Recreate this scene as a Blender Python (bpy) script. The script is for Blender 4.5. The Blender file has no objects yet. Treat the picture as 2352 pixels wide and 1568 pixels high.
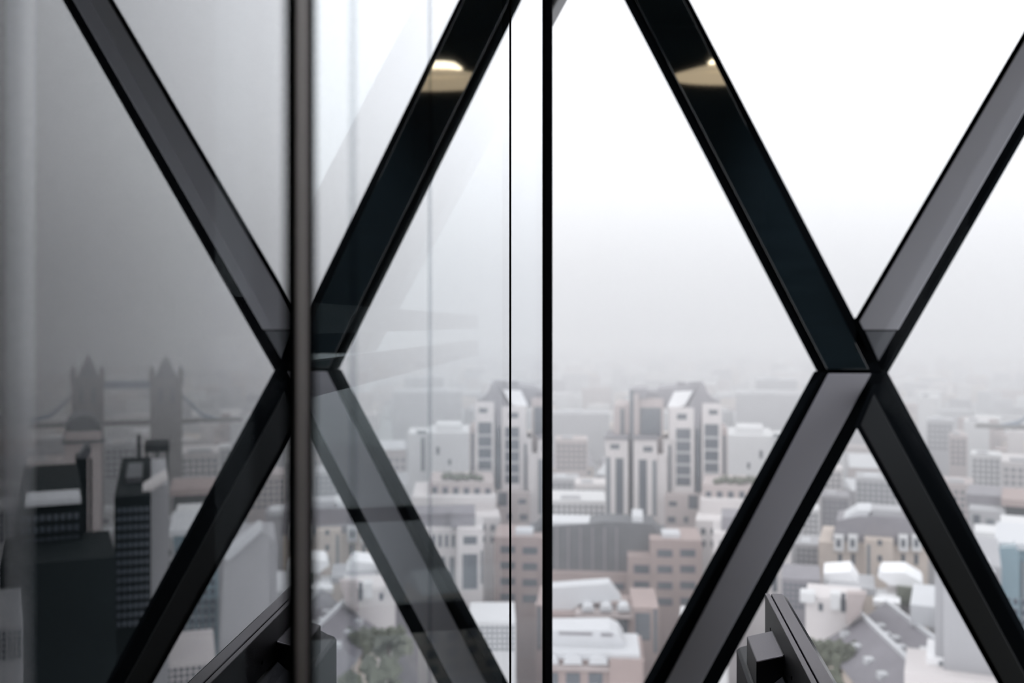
import bpy, math, random
from mathutils import Vector, Matrix
random.seed(7)
R = math.radians

# ------------------------------------------------------------------ frame, camera
W, H, F = 2352.0, 1568.0, 2287.0          # frame and focal length in pixels (35 mm lens)
EYE, HOR = 1.84, 745.0                    # eye height in the room, row of the horizon
sc = bpy.context.scene
col = sc.collection
cam = bpy.data.cameras.new('camera')
cam.sensor_width = 36.0
cam.lens = F / W * 36.0
cam.shift_y = -(H / 2 - HOR) / W
cam.clip_start, cam.clip_end = 0.02, 9000
cam.dof.use_dof = True
cam.dof.focus_distance = 1.5
cam.dof.aperture_fstop = 4.5
co = bpy.data.objects.new('camera', cam)
co.location = (0, 0, EYE)
co.rotation_euler = (R(90), 0, 0)
col.objects.link(co)
sc.camera = co

# ------------------------------------------------------------------ sky, exposure
SKY = 1.72
world = bpy.data.worlds.new('world')
sc.world = world
world.use_nodes = True
wn = world.node_tree
wn.nodes['Background'].inputs[0].default_value = (0.95, 0.955, 1.0, 1)
wn.nodes['Background'].inputs[1].default_value = SKY
sc.view_settings.view_transform = 'Standard'
sc.view_settings.look = 'None'
sc.view_settings.exposure = 0.0
sc.view_settings.gamma = 1.0
sc.view_settings.use_curve_mapping = False
sc.cycles.max_bounces = 7
sc.cycles.diffuse_bounces = 2
sc.cycles.glossy_bounces = 3
sc.cycles.transmission_bounces = 4
sc.cycles.transparent_max_bounces = 24
sc.cycles.volume_bounces = 1
sc.cycles.use_adaptive_sampling = True
sc.cycles.adaptive_threshold = 0.04
sc.cycles.caustics_reflective = False
sc.cycles.caustics_refractive = False
sc.cycles.use_denoising = True
sc.cycles.sample_clamp_indirect = 6.0

# ------------------------------------------------------------------ helpers
class MB:
    """collects shapes, links them as one mesh object"""
    def __init__(s):
        s.v, s.f = [], []
    def poly(s, pts, faces):
        b = len(s.v)
        s.v += [tuple(p) for p in pts]
        s.f += [tuple(b + i for i in f) for f in faces]
        return s
    def hexa(s, a, b):
        """two rings of the same length (front, back) joined to a prism"""
        n = len(a)
        fs = [tuple(range(n)), tuple(range(2 * n - 1, n - 1, -1))]
        fs += [(i, n + i, n + (i + 1) % n, (i + 1) % n) for i in range(n)]
        return s.poly(list(a) + list(b), fs)
    def box(s, x0, x1, y0, y1, z0, z1):
        return s.hexa([(x0, y0, z0), (x1, y0, z0), (x1, y0, z1), (x0, y0, z1)],
                      [(x0, y1, z0), (x1, y1, z0), (x1, y1, z1), (x0, y1, z1)])
    def prism(s, ring, off):
        o = Vector(off)
        return s.hexa([Vector(p) for p in ring], [Vector(p) + o for p in ring])
    def lathe(s, prof, seg=24, c=(0, 0, 0), caps=True):
        b = len(s.v)
        for r, z in prof:
            for i in range(seg):
                a = 2 * math.pi * i / seg
                s.v.append((c[0] + r * math.cos(a), c[1] + r * math.sin(a), c[2] + z))
        for k in range(len(prof) - 1):
            for i in range(seg):
                j = (i + 1) % seg
                s.f.append((b + k * seg + i, b + k * seg + j, b + (k + 1) * seg + j, b + (k + 1) * seg + i))
        if caps:
            s.f.append(tuple(b + i for i in range(seg - 1, -1, -1)))
            s.f.append(tuple(b + (len(prof) - 1) * seg + i for i in range(seg)))
        return s
    def mesh(s, name):
        m = bpy.data.meshes.new(name)
        m.from_pydata(s.v, [], s.f)
        m.update()
        import bmesh
        bm = bmesh.new(); bm.from_mesh(m)
        bmesh.ops.recalc_face_normals(bm, faces=bm.faces)
        bm.to_mesh(m); bm.free()
        return m
    def build(s, name, mat, parent=None, smooth=False, bevel=0.0, kind=None, label=None):
        m = s.mesh(name)
        m.materials.append(mat)
        o = bpy.data.objects.new(name, m)
        col.objects.link(o)
        if parent is not None:
            o.parent = parent
        if smooth:
            for p in m.polygons:
                p.use_smooth = True
        if bevel:
            b = o.modifiers.new('bevel', 'BEVEL')
            b.width = bevel; b.segments = 2; b.limit_method = 'ANGLE'
        if kind: o['kind'] = kind
        if label: o['label'] = label
        return o

def empty(name, loc=(0, 0, 0), rz=0.0):
    o = bpy.data.objects.new(name, None)
    o.location = loc
    o.rotation_euler = (0, 0, rz)
    o.empty_display_size = 0.2
    col.objects.link(o)
    return o

def tag(o, label=None, cat=None, group=None, kind=None):
    if label: o['label'] = label
    if cat: o['category'] = cat
    if group: o['group'] = group
    if kind: o['kind'] = kind
    return o

def mat(name, rgb, rough=0.6, metal=0.0, spec=0.5, var=0.0, scale=3.0, coat=0.0, bump=0.0, bscale=200.0, stretch=None, emit=None):
    m = bpy.data.materials.new(name)
    m.use_nodes = True
    nt = m.node_tree
    b = nt.nodes['Principled BSDF']
    b.inputs['Roughness'].default_value = rough
    b.inputs['Metallic'].default_value = metal
    b.inputs['Specular IOR Level'].default_value = spec
    b.inputs['Coat Weight'].default_value = coat
    b.inputs['Coat Roughness'].default_value = 0.04
    b.inputs['Base Color'].default_value = (*rgb, 1)
    if emit:
        b.inputs['Emission Color'].default_value = (*emit[0], 1)
        b.inputs['Emission Strength'].default_value = emit[1]
    tc = nt.nodes.new('ShaderNodeTexCoord')
    if var:
        mp = nt.nodes.new('ShaderNodeMapping')
        if stretch: mp.inputs['Scale'].default_value = stretch
        nz = nt.nodes.new('ShaderNodeTexNoise')
        nz.inputs['Scale'].default_value = scale
        nz.inputs['Detail'].default_value = 4
        rp = nt.nodes.new('ShaderNodeMix'); rp.data_type = 'RGBA'
        rp.inputs[6].default_value = (*[c * (1 - var) for c in rgb], 1)
        rp.inputs[7].default_value = (*[min(1, c * (1 + var)) for c in rgb], 1)
        nt.links.new(tc.outputs['Object'], mp.inputs['Vector'])
        nt.links.new(mp.outputs['Vector'], nz.inputs['Vector'])
        nt.links.new(nz.outputs['Fac'], rp.inputs[0])
        nt.links.new(rp.outputs[2], b.inputs['Base Color'])
    if bump:
        n2 = nt.nodes.new('ShaderNodeTexNoise'); n2.inputs['Scale'].default_value = bscale
        bp = nt.nodes.new('ShaderNodeBump'); bp.inputs['Strength'].default_value = bump
        bp.inputs['Distance'].default_value = 0.002
        nt.links.new(tc.outputs['Object'], n2.inputs['Vector'])
        nt.links.new(n2.outputs['Fac'], bp.inputs['Height'])
        nt.links.new(bp.outputs['Normal'], b.inputs['Normal'])
    return m

def glass(name, ior, tint, dust=0.0, layers=1.0):
    """sheet of glass: mirror by the Fresnel law, the rest passes tinted"""
    m = bpy.data.materials.new(name)
    m.use_nodes = True
    nt = m.node_tree
    nt.nodes.clear()
    out = nt.nodes.new('ShaderNodeOutputMaterial')
    fr = nt.nodes.new('ShaderNodeFresnel'); fr.inputs['IOR'].default_value = ior
    # the same law on both sides of the sheet
    geo = nt.nodes.new('ShaderNodeNewGeometry')
    io = nt.nodes.new('ShaderNodeMix')
    io.inputs[2].default_value = ior; io.inputs[3].default_value = 1.0 / ior
    nt.links.new(geo.outputs['Backfacing'], io.inputs[0])
    nt.links.new(io.outputs[0], fr.inputs['IOR'])
    tr = nt.nodes.new('ShaderNodeBsdfTransparent'); tr.inputs[0].default_value = (*tint, 1)
    gl = nt.nodes.new('ShaderNodeBsdfGlossy'); gl.inputs['Roughness'].default_value = 0.0
    gl.inputs['Color'].default_value = (0.97, 0.985, 1.0, 1)
    mx = nt.nodes.new('ShaderNodeMixShader')
    if layers > 1:
        # a stack of reflecting coats: k R / (1 + (k - 1) R)
        m1 = nt.nodes.new('ShaderNodeMath'); m1.operation = 'MULTIPLY'; m1.inputs[1].default_value = layers
        m2_ = nt.nodes.new('ShaderNodeMath'); m2_.operation = 'MULTIPLY_ADD'; m2_.inputs[1].default_value = layers - 1; m2_.inputs[2].default_value = 1.0
        m3 = nt.nodes.new('ShaderNodeMath'); m3.operation = 'DIVIDE'
        nt.links.new(fr.outputs[0], m1.inputs[0]); nt.links.new(fr.outputs[0], m2_.inputs[0])
        nt.links.new(m1.outputs[0], m3.inputs[0]); nt.links.new(m2_.outputs[0], m3.inputs[1])
        m4 = nt.nodes.new('ShaderNodeMath'); m4.operation = 'MULTIPLY_ADD'; m4.inputs[1].default_value = -0.85; m4.inputs[2].default_value = 1.0
        m5 = nt.nodes.new('ShaderNodeMath'); m5.operation = 'MULTIPLY'      # the coats are on the near face only
        nt.links.new(geo.outputs['Backfacing'], m4.inputs[0])
        nt.links.new(m3.outputs[0], m5.inputs[0]); nt.links.new(m4.outputs[0], m5.inputs[1])
        nt.links.new(m5.outputs[0], mx.inputs[0])
    else:
        nt.links.new(fr.outputs[0], mx.inputs[0])
    nt.links.new(tr.outputs[0], mx.inputs[1])
    nt.links.new(gl.outputs[0], mx.inputs[2])
    last = mx
    if dust:
        # specks of dirt on the pane
        tc = nt.nodes.new('ShaderNodeTexCoord')
        nz = nt.nodes.new('ShaderNodeTexNoise'); nz.inputs['Scale'].default_value = 420.0
        nz.inputs['Detail'].default_value = 2
        n2 = nt.nodes.new('ShaderNodeTexNoise'); n2.inputs['Scale'].default_value = 6.0
        mr = nt.nodes.new('ShaderNodeMapRange')
        mr.inputs[1].default_value = 0.66; mr.inputs[2].default_value = 0.74
        mr.inputs[3].default_value = 0.0; mr.inputs[4].default_value = dust
        mm = nt.nodes.new('ShaderNodeMath'); mm.operation = 'MULTIPLY'
        nt.links.new(tc.outputs['Object'], nz.inputs['Vector'])
        nt.links.new(tc.outputs['Object'], n2.inputs['Vector'])
        nt.links.new(nz.outputs['Fac'], mr.inputs[0])
        nt.links.new(mr.outputs[0], mm.inputs[0])
        nt.links.new(n2.outputs['Fac'], mm.inputs[1])
        df = nt.nodes.new('ShaderNodeBsdfDiffuse'); df.inputs[0].default_value = (0.25, 0.25, 0.24, 1)
        m2 = nt.nodes.new('ShaderNodeMixShader')
        nt.links.new(mm.outputs[0], m2.inputs[0])
        nt.links.new(mx.outputs[0], m2.inputs[1])
        nt.links.new(df.outputs[0], m2.inputs[2])
        last = m2
    nt.links.new(last.outputs[0], out.inputs['Surface'])
    return m

def P(px, py, Y):
    """point at depth Y seen at a pixel of the direct view"""
    return Vector(((px - W / 2) / F * Y, Y, EYE - (py - HOR) / F * Y))

# glass partition: a plane at the camera's left, p metres away, turned TH from the view axis
p = 0.12
TH = R(4.91)
cs, sn = math.cos(TH), math.sin(TH)
def UV(u, v, z=0.0):
    """u across (right of the camera positive), v along the partition"""
    return Vector((u * cs + v * sn, -u * sn + v * cs, z))

# ------------------------------------------------------------------ materials
M = {}
M['black'] = mat('black rubber', (0.004, 0.005, 0.006), 0.8, spec=0.0)
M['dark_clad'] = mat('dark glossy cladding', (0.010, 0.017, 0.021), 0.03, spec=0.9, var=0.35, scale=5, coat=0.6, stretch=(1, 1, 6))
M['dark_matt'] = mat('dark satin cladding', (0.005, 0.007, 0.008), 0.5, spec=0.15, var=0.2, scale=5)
M['sheen_clad'] = mat('satin cladding with painted sheen', (0.36, 0.365, 0.40), 0.45, metal=0.1, var=0.08, scale=2.5)  # sky sheen on two of the braces put into this grey base colour
M['node_shade'] = mat('cladding in painted shade', (0.12, 0.13, 0.15), 0.4)  # shade by the crossing put into a darker grey
M['alu'] = mat('brushed bronze metal', (0.26, 0.235, 0.225), 0.38, metal=0.8, bump=0.15)
M['pale_metal'] = mat('pale metal', (0.60, 0.62, 0.64), 0.15, metal=1.0)
M['seal'] = mat('black silicone', (0.004, 0.004, 0.005), 0.9, spec=0.0)
M['pane'] = glass('clear window glass', 1.12, (0.985, 0.99, 0.99))
M['part'] = glass('coated dusty glass', 1.55, (0.62, 0.66, 0.665), dust=0.10, layers=4.5)
M['part_b'] = glass('coated clean glass', 1.55, (0.62, 0.66, 0.665), layers=4.5)
M['part_d'] = glass('coated dark glass', 1.25, (0.16, 0.17, 0.175), layers=6.0)
M['joint'] = glass('smoked joint', 1.1, (0.84, 0.85, 0.86))
M['floor'] = mat('dark carpet', (0.035, 0.037, 0.04), 0.9, var=0.3, scale=60)
M['ceil'] = mat('dark ceiling', (0.05, 0.058, 0.066), 0.8)
M['wall'] = mat('charcoal wall', (0.035, 0.037, 0.04), 0.8, var=0.1)
M['column'] = mat('grey column cladding', (0.16, 0.16, 0.165), 0.5)
M['rail'] = mat('grey rail paint', (0.10, 0.105, 0.11), 0.5)
M['plastic'] = mat('black plastic', (0.055, 0.052, 0.058), 0.42, bump=0.25, bscale=900, spec=0.5)
M['plastic2'] = mat('matt black plastic', (0.010, 0.011, 0.013), 0.5, bump=0.2, bscale=900, spec=0.35)
M['screen'] = mat('screen glass', (0.01, 0.011, 0.013), 0.08, spec=0.6)
M['desk'] = mat('white laminate', (0.5, 0.5, 0.49), 0.4)
M['cream'] = mat('cream enamel', (0.8, 0.68, 0.48), 0.4, emit=((1.0, 0.80, 0.53), 4.0))
M['bulb'] = mat('bulb', (1, 0.9, 0.7), 0.3, emit=((1.0, 0.86, 0.62), 25.0))

for k in ('cream', 'bulb'):
    M[k].cycles.emission_sampling = 'NONE'      # seen and mirrored, too weak to need light sampling

# ------------------------------------------------------------------ the room
def structure(name, mb, m):
    return tag(mb.build(name, m), kind='structure')

CEIL = 4.6
room = [(-1.55, -3.5), (3.2, -3.5), (3.2, 2.6), (2.62, 2.45), (1.62, 4.86), (0.2, 5.02), (-1.55, 5.02)]
structure('floor', MB().prism([(x, y, -0.25) for x, y in room], (0, 0, 0.25)), M['floor'])
structure('ceiling', MB().prism([(x, y, CEIL) for x, y in room], (0, 0, 0.3)), M['ceil'])
structure('wall_back', MB().box(-1.75, 3.4, -3.7, -3.5, -0.25, CEIL + 0.3), M['wall'])
structure('wall_right', MB().box(3.2, 3.4, -3.5, 2.6, -0.25, CEIL + 0.3), M['wall'])
structure('wall_left', MB().box(-1.75, -1.55, -3.5, 5.2, -0.25, CEIL + 0.3), M['wall'])

# ------------------------------------------------------------------ window wall: crossing braces and panes
YN, YLT, YLB, YRT, YRB = 4.68, 4.58, 5.04, 3.81, 3.86
def lerp(a, b, t): return a + (b - a) * t
def dep(Y0, Y1, t): return 1.0 / lerp(1.0 / Y0, 1.0 / Y1, t)
def strip(y0, y1, Yend, yend, left, right, pull=0.0):
    """ring of four points of a brace between rows y0 and y1; left/right give x at a row"""
    ring = []
    for y, side in ((y0, left), (y1, left), (y1, right), (y0, right)):
        t = (y - 855.0) / (yend - 855.0)
        ring.append(P(side(y), y, dep(YN, Yend, t) - pull))
    return ring
def line(x0, y0, x1, y1):
    return lambda y: x0 + (x1 - x0) * (y - y0) / (y1 - y0)

def clipped(pts, Yend, yend, pull):
    return [P(x, y, dep(YN, Yend, (y - 855.0) / (yend - 855.0)) - pull) for x, y in pts]
def brace(label, Yend, yend, L, Rr, li, ri, plate_y, plate_mat, pull, back, fpts=None, ppts=None):
    root = empty('diagonal_brace', P((L(855) + Rr(855)) / 2, 855, YN))
    tag(root, label, 'beam', 'crossing braces of the window wall')
    def part(name, m, ring, off, bev=0.0, **k):
        mb = MB().prism([q - root.location for q in ring], off)
        return mb.build(name, m, root, bevel=bev, **k)
    part('frame', M['black'], clipped(fpts, Yend, yend, pull) if fpts else strip(855, yend * 1.3 - 855 * .3, Yend, yend, L, Rr, pull), back, 0.006)
    ya, yb = plate_y
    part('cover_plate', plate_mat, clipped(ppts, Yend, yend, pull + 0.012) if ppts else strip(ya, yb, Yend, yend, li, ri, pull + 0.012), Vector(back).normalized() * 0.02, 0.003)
    return root, part

UL_L, UL_R = line(1452, 0, 1893, 850), line(1585, 0, 2024, 848)
UR_L, UR_R = line(2352, 70, 1893, 851), line(2352, 290, 2022, 857)
LL_L, LL_R = line(1893, 850, 1498, 1568), line(2038, 857, 1652, 1568)
LR_L, LR_R = line(1897, 857, 2290, 1568), line(2022, 857, 2352, 1472)
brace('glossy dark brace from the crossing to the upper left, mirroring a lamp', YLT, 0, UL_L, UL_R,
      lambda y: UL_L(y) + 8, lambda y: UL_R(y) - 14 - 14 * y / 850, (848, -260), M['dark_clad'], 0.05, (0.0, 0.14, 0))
r_, part_ = brace('brace with painted grey sheen and black edges from the crossing to the upper right', YRT, 0, UR_L, UR_R,
      line(2352, 96, 1985, 722), line(2352, 256, 2062, 757), (754, -260), M['sheen_clad'], 0.0, (0.06, 0.10, 0),
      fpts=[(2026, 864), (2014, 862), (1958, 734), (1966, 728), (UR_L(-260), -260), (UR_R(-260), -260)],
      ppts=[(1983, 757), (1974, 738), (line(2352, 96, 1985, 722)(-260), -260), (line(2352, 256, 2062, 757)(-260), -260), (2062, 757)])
part_('node_shade_plate', M['node_shade'], clipped([(1988, 760), (2058, 760), (2018, 828)], YRT, 0, 0.008), (0, 0.02, 0))  # dark triangle painted where shade falls below the face of this brace
brace('brace with painted grey sheen and black edges running to the lower left behind the monitor', YLB, 1568, LL_L, LL_R,
      line(1906, 854, 1530, 1568), line(2000, 860, 1612, 1568), (858, 1780), M['sheen_clad'], 0.05, (0.0, 0.14, 0))
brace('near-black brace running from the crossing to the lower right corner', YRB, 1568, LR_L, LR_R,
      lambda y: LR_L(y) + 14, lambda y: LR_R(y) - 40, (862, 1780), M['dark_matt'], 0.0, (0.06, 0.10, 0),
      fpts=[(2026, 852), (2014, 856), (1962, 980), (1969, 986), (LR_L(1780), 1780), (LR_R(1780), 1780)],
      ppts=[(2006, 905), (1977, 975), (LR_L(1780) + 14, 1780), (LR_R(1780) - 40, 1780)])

# panes between the braces (set behind the middle of the braces), each a sheet 12 mm thick
N_ = P(1960, 855, YN) + Vector((0, 0.05, 0))
def pane(idx, ring, name='pane', thick=(0.0, 0.012, 0)):
    w = empty('window_%d' % idx, ring[0])
    tag(w, kind='structure')
    MB().prism([q - ring[0] for q in ring], thick).build(name, M['pane'], w)
    return w
ztop, zbot = CEIL, 0.0
def on_axis(Yend, yend, a, b, z):
    """where a brace's middle line reaches height z"""
    A = N_; B = P(b, yend, Yend) + Vector((0, 0.05, 0))
    t = (z - A.z) / (B.z - A.z)
    return A + (B - A) * t
TLp = on_axis(YLT, 0, 0, 1518, ztop)
TRp = on_axis(YRT, 0, 0, 2430, ztop)
BLp = on_axis(YLB, 1568, 0, 1575, zbot)
BRp = on_axis(YRB, 1568, 0, 2346, zbot)
pane(1, [N_, TLp, TRp])
pane(2, [N_, BRp, BLp])
ext = Vector((0.95, -2.2, 0))
pane(3, [N_, TRp, TRp + Vector((0.55, -1.2, 0)), BRp + Vector((0.62, -1.35, 0)), BRp], thick=(0.011, 0.005, 0))
LTx, LBx = Vector((-1.55, TLp.y + 0.2, ztop)), Vector((-1.55, BLp.y + 0.02, zbot))
pane(4, [N_, BLp, LBx, LTx, TLp])

# ------------------------------------------------------------------ leaning column and rails beyond the partition
def px_ring(pts):
    return [P(a, b, Y) for a, b, Y in pts]
colm = MB().prism(px_ring([(1370, -160, 3.9), (1040, -160, 3.9), (530, 812, 3.5), (838, 812, 3.5), (690, 1100, 3.4), (395, 1100, 3.4)][0:4]), (0, 0.3, 0))
o = colm.build('leaning_column', M['column'], bevel=0.01)
tag(o, 'grey leaning column dimly seen through the left glass partition', 'column')
# rails parallel to the partition, seen through it
def rail(name, label, u, z0, z1, v0, v1, m):
    a = [UV(u, v0, z0), UV(u - 0.03, v0, z0), UV(u - 0.03, v0, z1), UV(u, v0, z1)]
    b = [UV(u, v1, z0), UV(u - 0.03, v1, z0), UV(u - 0.03, v1, z1), UV(u, v1, z1)]
    o = MB().hexa(a, b).build(name, m)
    return tag(o, label, 'rail')
rail('guard_rail', 'upper of two horizontal grey rails seen through the glass partition', -0.45, EYE - 0.015, EYE + 0.035, 1.1, 3.75, M['rail'])
rail('guard_rail', 'lower of two horizontal grey rails seen through the glass partition', -0.45, EYE - 0.115, EYE - 0.06, 1.1, 3.75, M['rail'])

bal = empty('balustrade', P(900, 1172, 4.55).to_tuple()[:2] + (0,))
tag(bal, 'low dark balustrade with two bars dimly seen through the glass partition', 'railing')
def bal_bar(name, y0l, y1l, y0r, y1r, Yl, Yr, m):
    a, b_, c, d = P(560, y0l, Yl), P(1190, y0r, Yr), P(1190, y1r, Yr), P(560, y1l, Yl)
    MB().prism([q - bal.location for q in (a, b_, c, d)], (0, 0.05, 0)).build(name, m, bal)
bal_bar('top_bar', 1178, 1212, 1152, 1184, 4.46, 4.70, M['rail'])
bal_bar('lower_panel', 1412, 1482, 1370, 1436, 4.46, 4.70, M['rail'])
for xx, Yx in ((575, 4.47), (1180, 4.70)):
    q = P(xx, 1160, Yx) - bal.location
    MB().box(q.x - .02, q.x + .02, q.y, q.y + .04, 0, q.z - .02).build('baluster', M['rail'], bal)

gl_ = P(825, 1472, 4.25)
gs = empty('globe_on_stand', (gl_.x, gl_.y, 0))
tag(gs, 'round dark globe on a slim stand dimly seen through the partition', 'globe')
gr = 36 / F * 4.25
MB().lathe([(gr * math.sin(k * math.pi / 14), -gr * math.cos(k * math.pi / 14)) for k in range(15)], 28, (0, 0, gl_.z), caps=False).build('globe', M['rail'], gs, smooth=True)
MB().lathe([(0.008, 0.02), (0.008, gl_.z - gr * .95)], 10).build('stem', M['black'], gs)
MB().lathe([(0.09, 0.0), (0.09, 0.012), (0.02, 0.022)], 24).build('foot', M['black'], gs)

# ------------------------------------------------------------------ glass partition
def v_at(px):
    a = math.atan((px - W / 2) / F) - TH
    return p / math.tan(-a)
root = empty('wall_partition', UV(-p, 0.4))
tag(root, kind='structure')
root.rotation_euler = (0, 0, -TH)           # local y runs along the partition, local x away from the glass
def local(v0, v1, x0, x1, z0=0.02, z1=CEIL - 0.02):
    return MB().box(x0, x1, v0 - 0.4, v1 - 0.4, z0, z1)
vp0, vp1 = v_at(662), v_at(712)             # post
vj = v_at(1172)
ve0, ve1 = v_at(1250), v_at(1265)
local(-0.9, vp0 + 0.005, -0.010, 0.0).build('glass_panel', M['part_d'], root)
local(vp1 - 0.005, vj - 0.0015, -0.010, 0.0).build('glass_panel', M['part'], root)
local(vj + 0.0015, ve0 + 0.005, -0.010, 0.0).build('glass_panel', M['part_b'], root)
local(vj - 0.0022, vj + 0.0022, -0.011, 0.0012).build('joint_seal', M['seal'], root, label='thin black joint between two glass panels')
local(v_at(1249), v_at(1266), -0.016, 0.0035).build('end_seal', M['seal'], root, label='black seal closing the far end of the glass')
for px_ in (811, 988):
    v = v_at(px_)
    local(v - 0.0035, v + 0.0035, 0.0002, 0.0008).build('joint_strip', M['joint'], root, label='faint clear joint strip in the glass')
local(v_at(24), v_at(37), -0.006, 0.0015).build('door_edge', M['pale_metal'], root, label='pale metal edge strip of the glass')
# post: two black gaskets and a metal cover
d3 = (vp1 - vp0)
local(vp0, vp0 + d3 * .36, -0.014, 0.0015).build('gasket', M['black'], root)
local(vp0 + d3 * .28, vp0 + d3 * .60, -0.018, 0.0019).build('post', M['alu'], root, bevel=0.0015, label='slim bronze metal post')
local(vp0 + d3 * .58, vp0 + d3 * 1.12, -0.014, 0.0015).build('gasket', M['black'], root)

# ------------------------------------------------------------------ pendant lamp (behind the viewer's right, mirrored in the brace)
ring_ = strip(848, -260, YLT, 0, lambda y: UL_L(y) + 10, lambda y: UL_R(y) - 26, 0.062)
nrm = (ring_[1] - ring_[0]).cross(ring_[2] - ring_[0]).normalized()
hit = P(1680, 186, 4.62); ray = (hit - Vector((0, 0, EYE))).normalized()
refl = ray - 2 * ray.dot(nrm) * nrm
LZ = 3.50
lp = hit + refl * ((LZ - hit.z) / refl.z)
print('LAMP', lp, nrm)
lamp = empty('pendant_lamp', lp)
tag(lamp, 'cream dome pendant lamp hanging from the ceiling, mirrored in the dark brace', 'lamp')
MB().lathe([(0.56, 0.0), (0.55, 0.02), (0.36, 0.075), (0.17, 0.12), (0.16, 0.115), (0.35, 0.065), (0.54, 0.005), (0.55, 0.0), (0.56, 0.0)], 40, caps=False).build('shade', M['cream'], lamp, smooth=True)
MB().lathe([(0.0, 0.09), (0.17, 0.10), (0.24, 0.13), (0.18, 0.175), (0.03, 0.19)], 28, caps=True).build('diffuser', M['bulb'], lamp, smooth=True)
MB().lathe([(0.004, 0.18), (0.004, CEIL - LZ)], 8).build('cord', M['black'], lamp)

# added spots, not known in the room, to brighten braces and monitor
def spotlight(loc, target, watt, cone, label):
    dl = empty('added_spotlight', loc)
    tag(dl, label, 'lamp')
    MB().lathe([(0.075, -0.09), (0.085, -0.09), (0.085, 0.0), (0.06, 0.0), (0.06, -0.02), (0.075, -0.09)], 24, caps=False).build('can', M['black'], dl, smooth=True)
    li = bpy.data.lights.new('spotlight', 'SPOT')
    li.energy = watt; li.color = (0.93, 0.92, 1.0); li.spot_size = R(cone); li.spot_blend = 1.0; li.shadow_soft_size = 0.05
    lo = bpy.data.objects.new('spotlight', li); col.objects.link(lo); lo.parent = dl
    lo.location = (0, 0, -0.095)
    aim = target - Vector(loc) - lo.location
    lo.rotation_euler = aim.to_track_quat('-Z', 'Y').to_euler()
spotlight((1.0, 3.1, CEIL), P(1960, 830, YN), 330, 30, 'added unseen downlight near the window washing the crossing braces')
spotlight((0.62, 1.75, CEIL), P(1800, 1450, 1.7), 620, 18, 'added unseen downlight straight above the monitor')

# ------------------------------------------------------------------ monitor on its stand
A0 = P(1757, 1362, 1.83)
e1 = Vector((-0.114, -0.993, 0)).normalized()     # along the top edge, towards the viewer
e2 = Vector((0.993, -0.114, 0)).normalized()      # through the housing, towards the screen
zt = A0.z
desk_z = 0.80
mon = empty('computer_monitor', (A0 + e1 * 0.31 + e2 * 0.01).to_tuple()[:2] + (desk_z,))
tag(mon, 'black computer monitor seen edge-on from behind, below the crossing braces', 'monitor')
def mp(a, b, z):
    """a along the top edge, b through the housing, z height; relative to the monitor's foot"""
    q = A0 + e1 * a + e2 * b
    return Vector((q.x, q.y, z)) - mon.location
def mbox(a0, a1, b0, b1, z0, z1):
    return MB().hexa([mp(a0, b0, z0), mp(a0, b1, z0), mp(a0, b1, z1), mp(a0, b0, z1)],
                     [mp(a1, b0, z0), mp(a1, b1, z0), mp(a1, b1, z1), mp(a1, b0, z1)])
LEN, HGT = 0.60, 0.36
mbox(0.0, LEN, 0.0, 0.0085, zt - HGT, zt).build('back_shell', M['plastic'], mon, bevel=0.0012)
mbox(0.002, LEN - .002, 0.008, 0.0115, zt - HGT + .002, zt - 0.004).build('groove', M['seal'], mon)
mbox(0.0, LEN, 0.011, 0.0315, zt - HGT, zt).build('front_shell', M['plastic'], mon, bevel=0.0015)
# slanted bezel edge
MB().hexa([mp(0, .031, zt - .0008), mp(0, .0385, zt - .006), mp(0, .0385, zt - HGT), mp(0, .031, zt - HGT)],
          [mp(LEN, .031, zt - .0008), mp(LEN, .0385, zt - .006), mp(LEN, .0385, zt - HGT), mp(LEN, .031, zt - HGT)]).build('bezel', M['screen'], mon)
mbox(0.012, LEN - .012, 0.0383, 0.0392, zt - HGT + .015, zt - 0.014).build('screen', M['screen'], mon)
# swollen back housing with a curved shoulder
prof = [(0.001, zt - .070), (-0.006, zt - .076), (-0.018, zt - .086), (-0.034, zt - .095), (-0.047, zt - .099), (-0.052, zt - .105),
        (-0.052, zt - .33), (0.001, zt - .33)]
MB().hexa([mp(0.006, b, z) for b, z in prof], [mp(0.50, b, z) for b, z in prof]).build('back_housing', M['plastic2'], mon, bevel=0.0012)
MB().hexa([mp(.095, -.044, zt - .30), mp(.095, .006, zt - .30), mp(.095, .006, zt - .038), mp(.095, -.044, zt - .051)],
          [mp(.225, -.044, zt - .30), mp(.225, .006, zt - .30), mp(.225, .006, zt - .038), mp(.225, -.044, zt - .051)]).build('mount_box', M['plastic'], mon, bevel=0.002)
for a_, z_ in ((0.07, zt - .045), (0.30, zt - .05)):
    MB().hexa([mp(a_ + .003 * math.cos(k), -.0006, z_ + .003 * math.sin(k)) for k in [i * math.pi / 4 for i in range(8)]],
              [mp(a_ + .003 * math.cos(k), .001, z_ + .003 * math.sin(k)) for k in [i * math.pi / 4 for i in range(8)]]).build('screw', M['seal'], mon)
mbox(0.22, 0.36, -0.085, -0.050, desk_z + .012, zt - .20).build('stand', M['plastic2'], mon, bevel=0.004)
mbox(0.14, 0.44, -0.15, 0.06, desk_z, desk_z + .014).build('base', M['plastic2'], mon, bevel=0.004)

dk = empty('desk', (A0.x + .12, A0.y - .30, 0))
tag(dk, 'white laminate desk carrying the black monitor', 'desk')
MB().box(-0.30, 0.75, -0.75, 0.40, desk_z - .028, desk_z).build('desk_top', M['desk'], dk, bevel=0.003)
for x_ in (-.25, .70):
    for y_ in (-.70, .35):
        MB().box(x_ - .02, x_ + .02, y_ - .02, y_ + .02, 0, desk_z - .028).build('leg', M['pale_metal'], dk)

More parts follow.
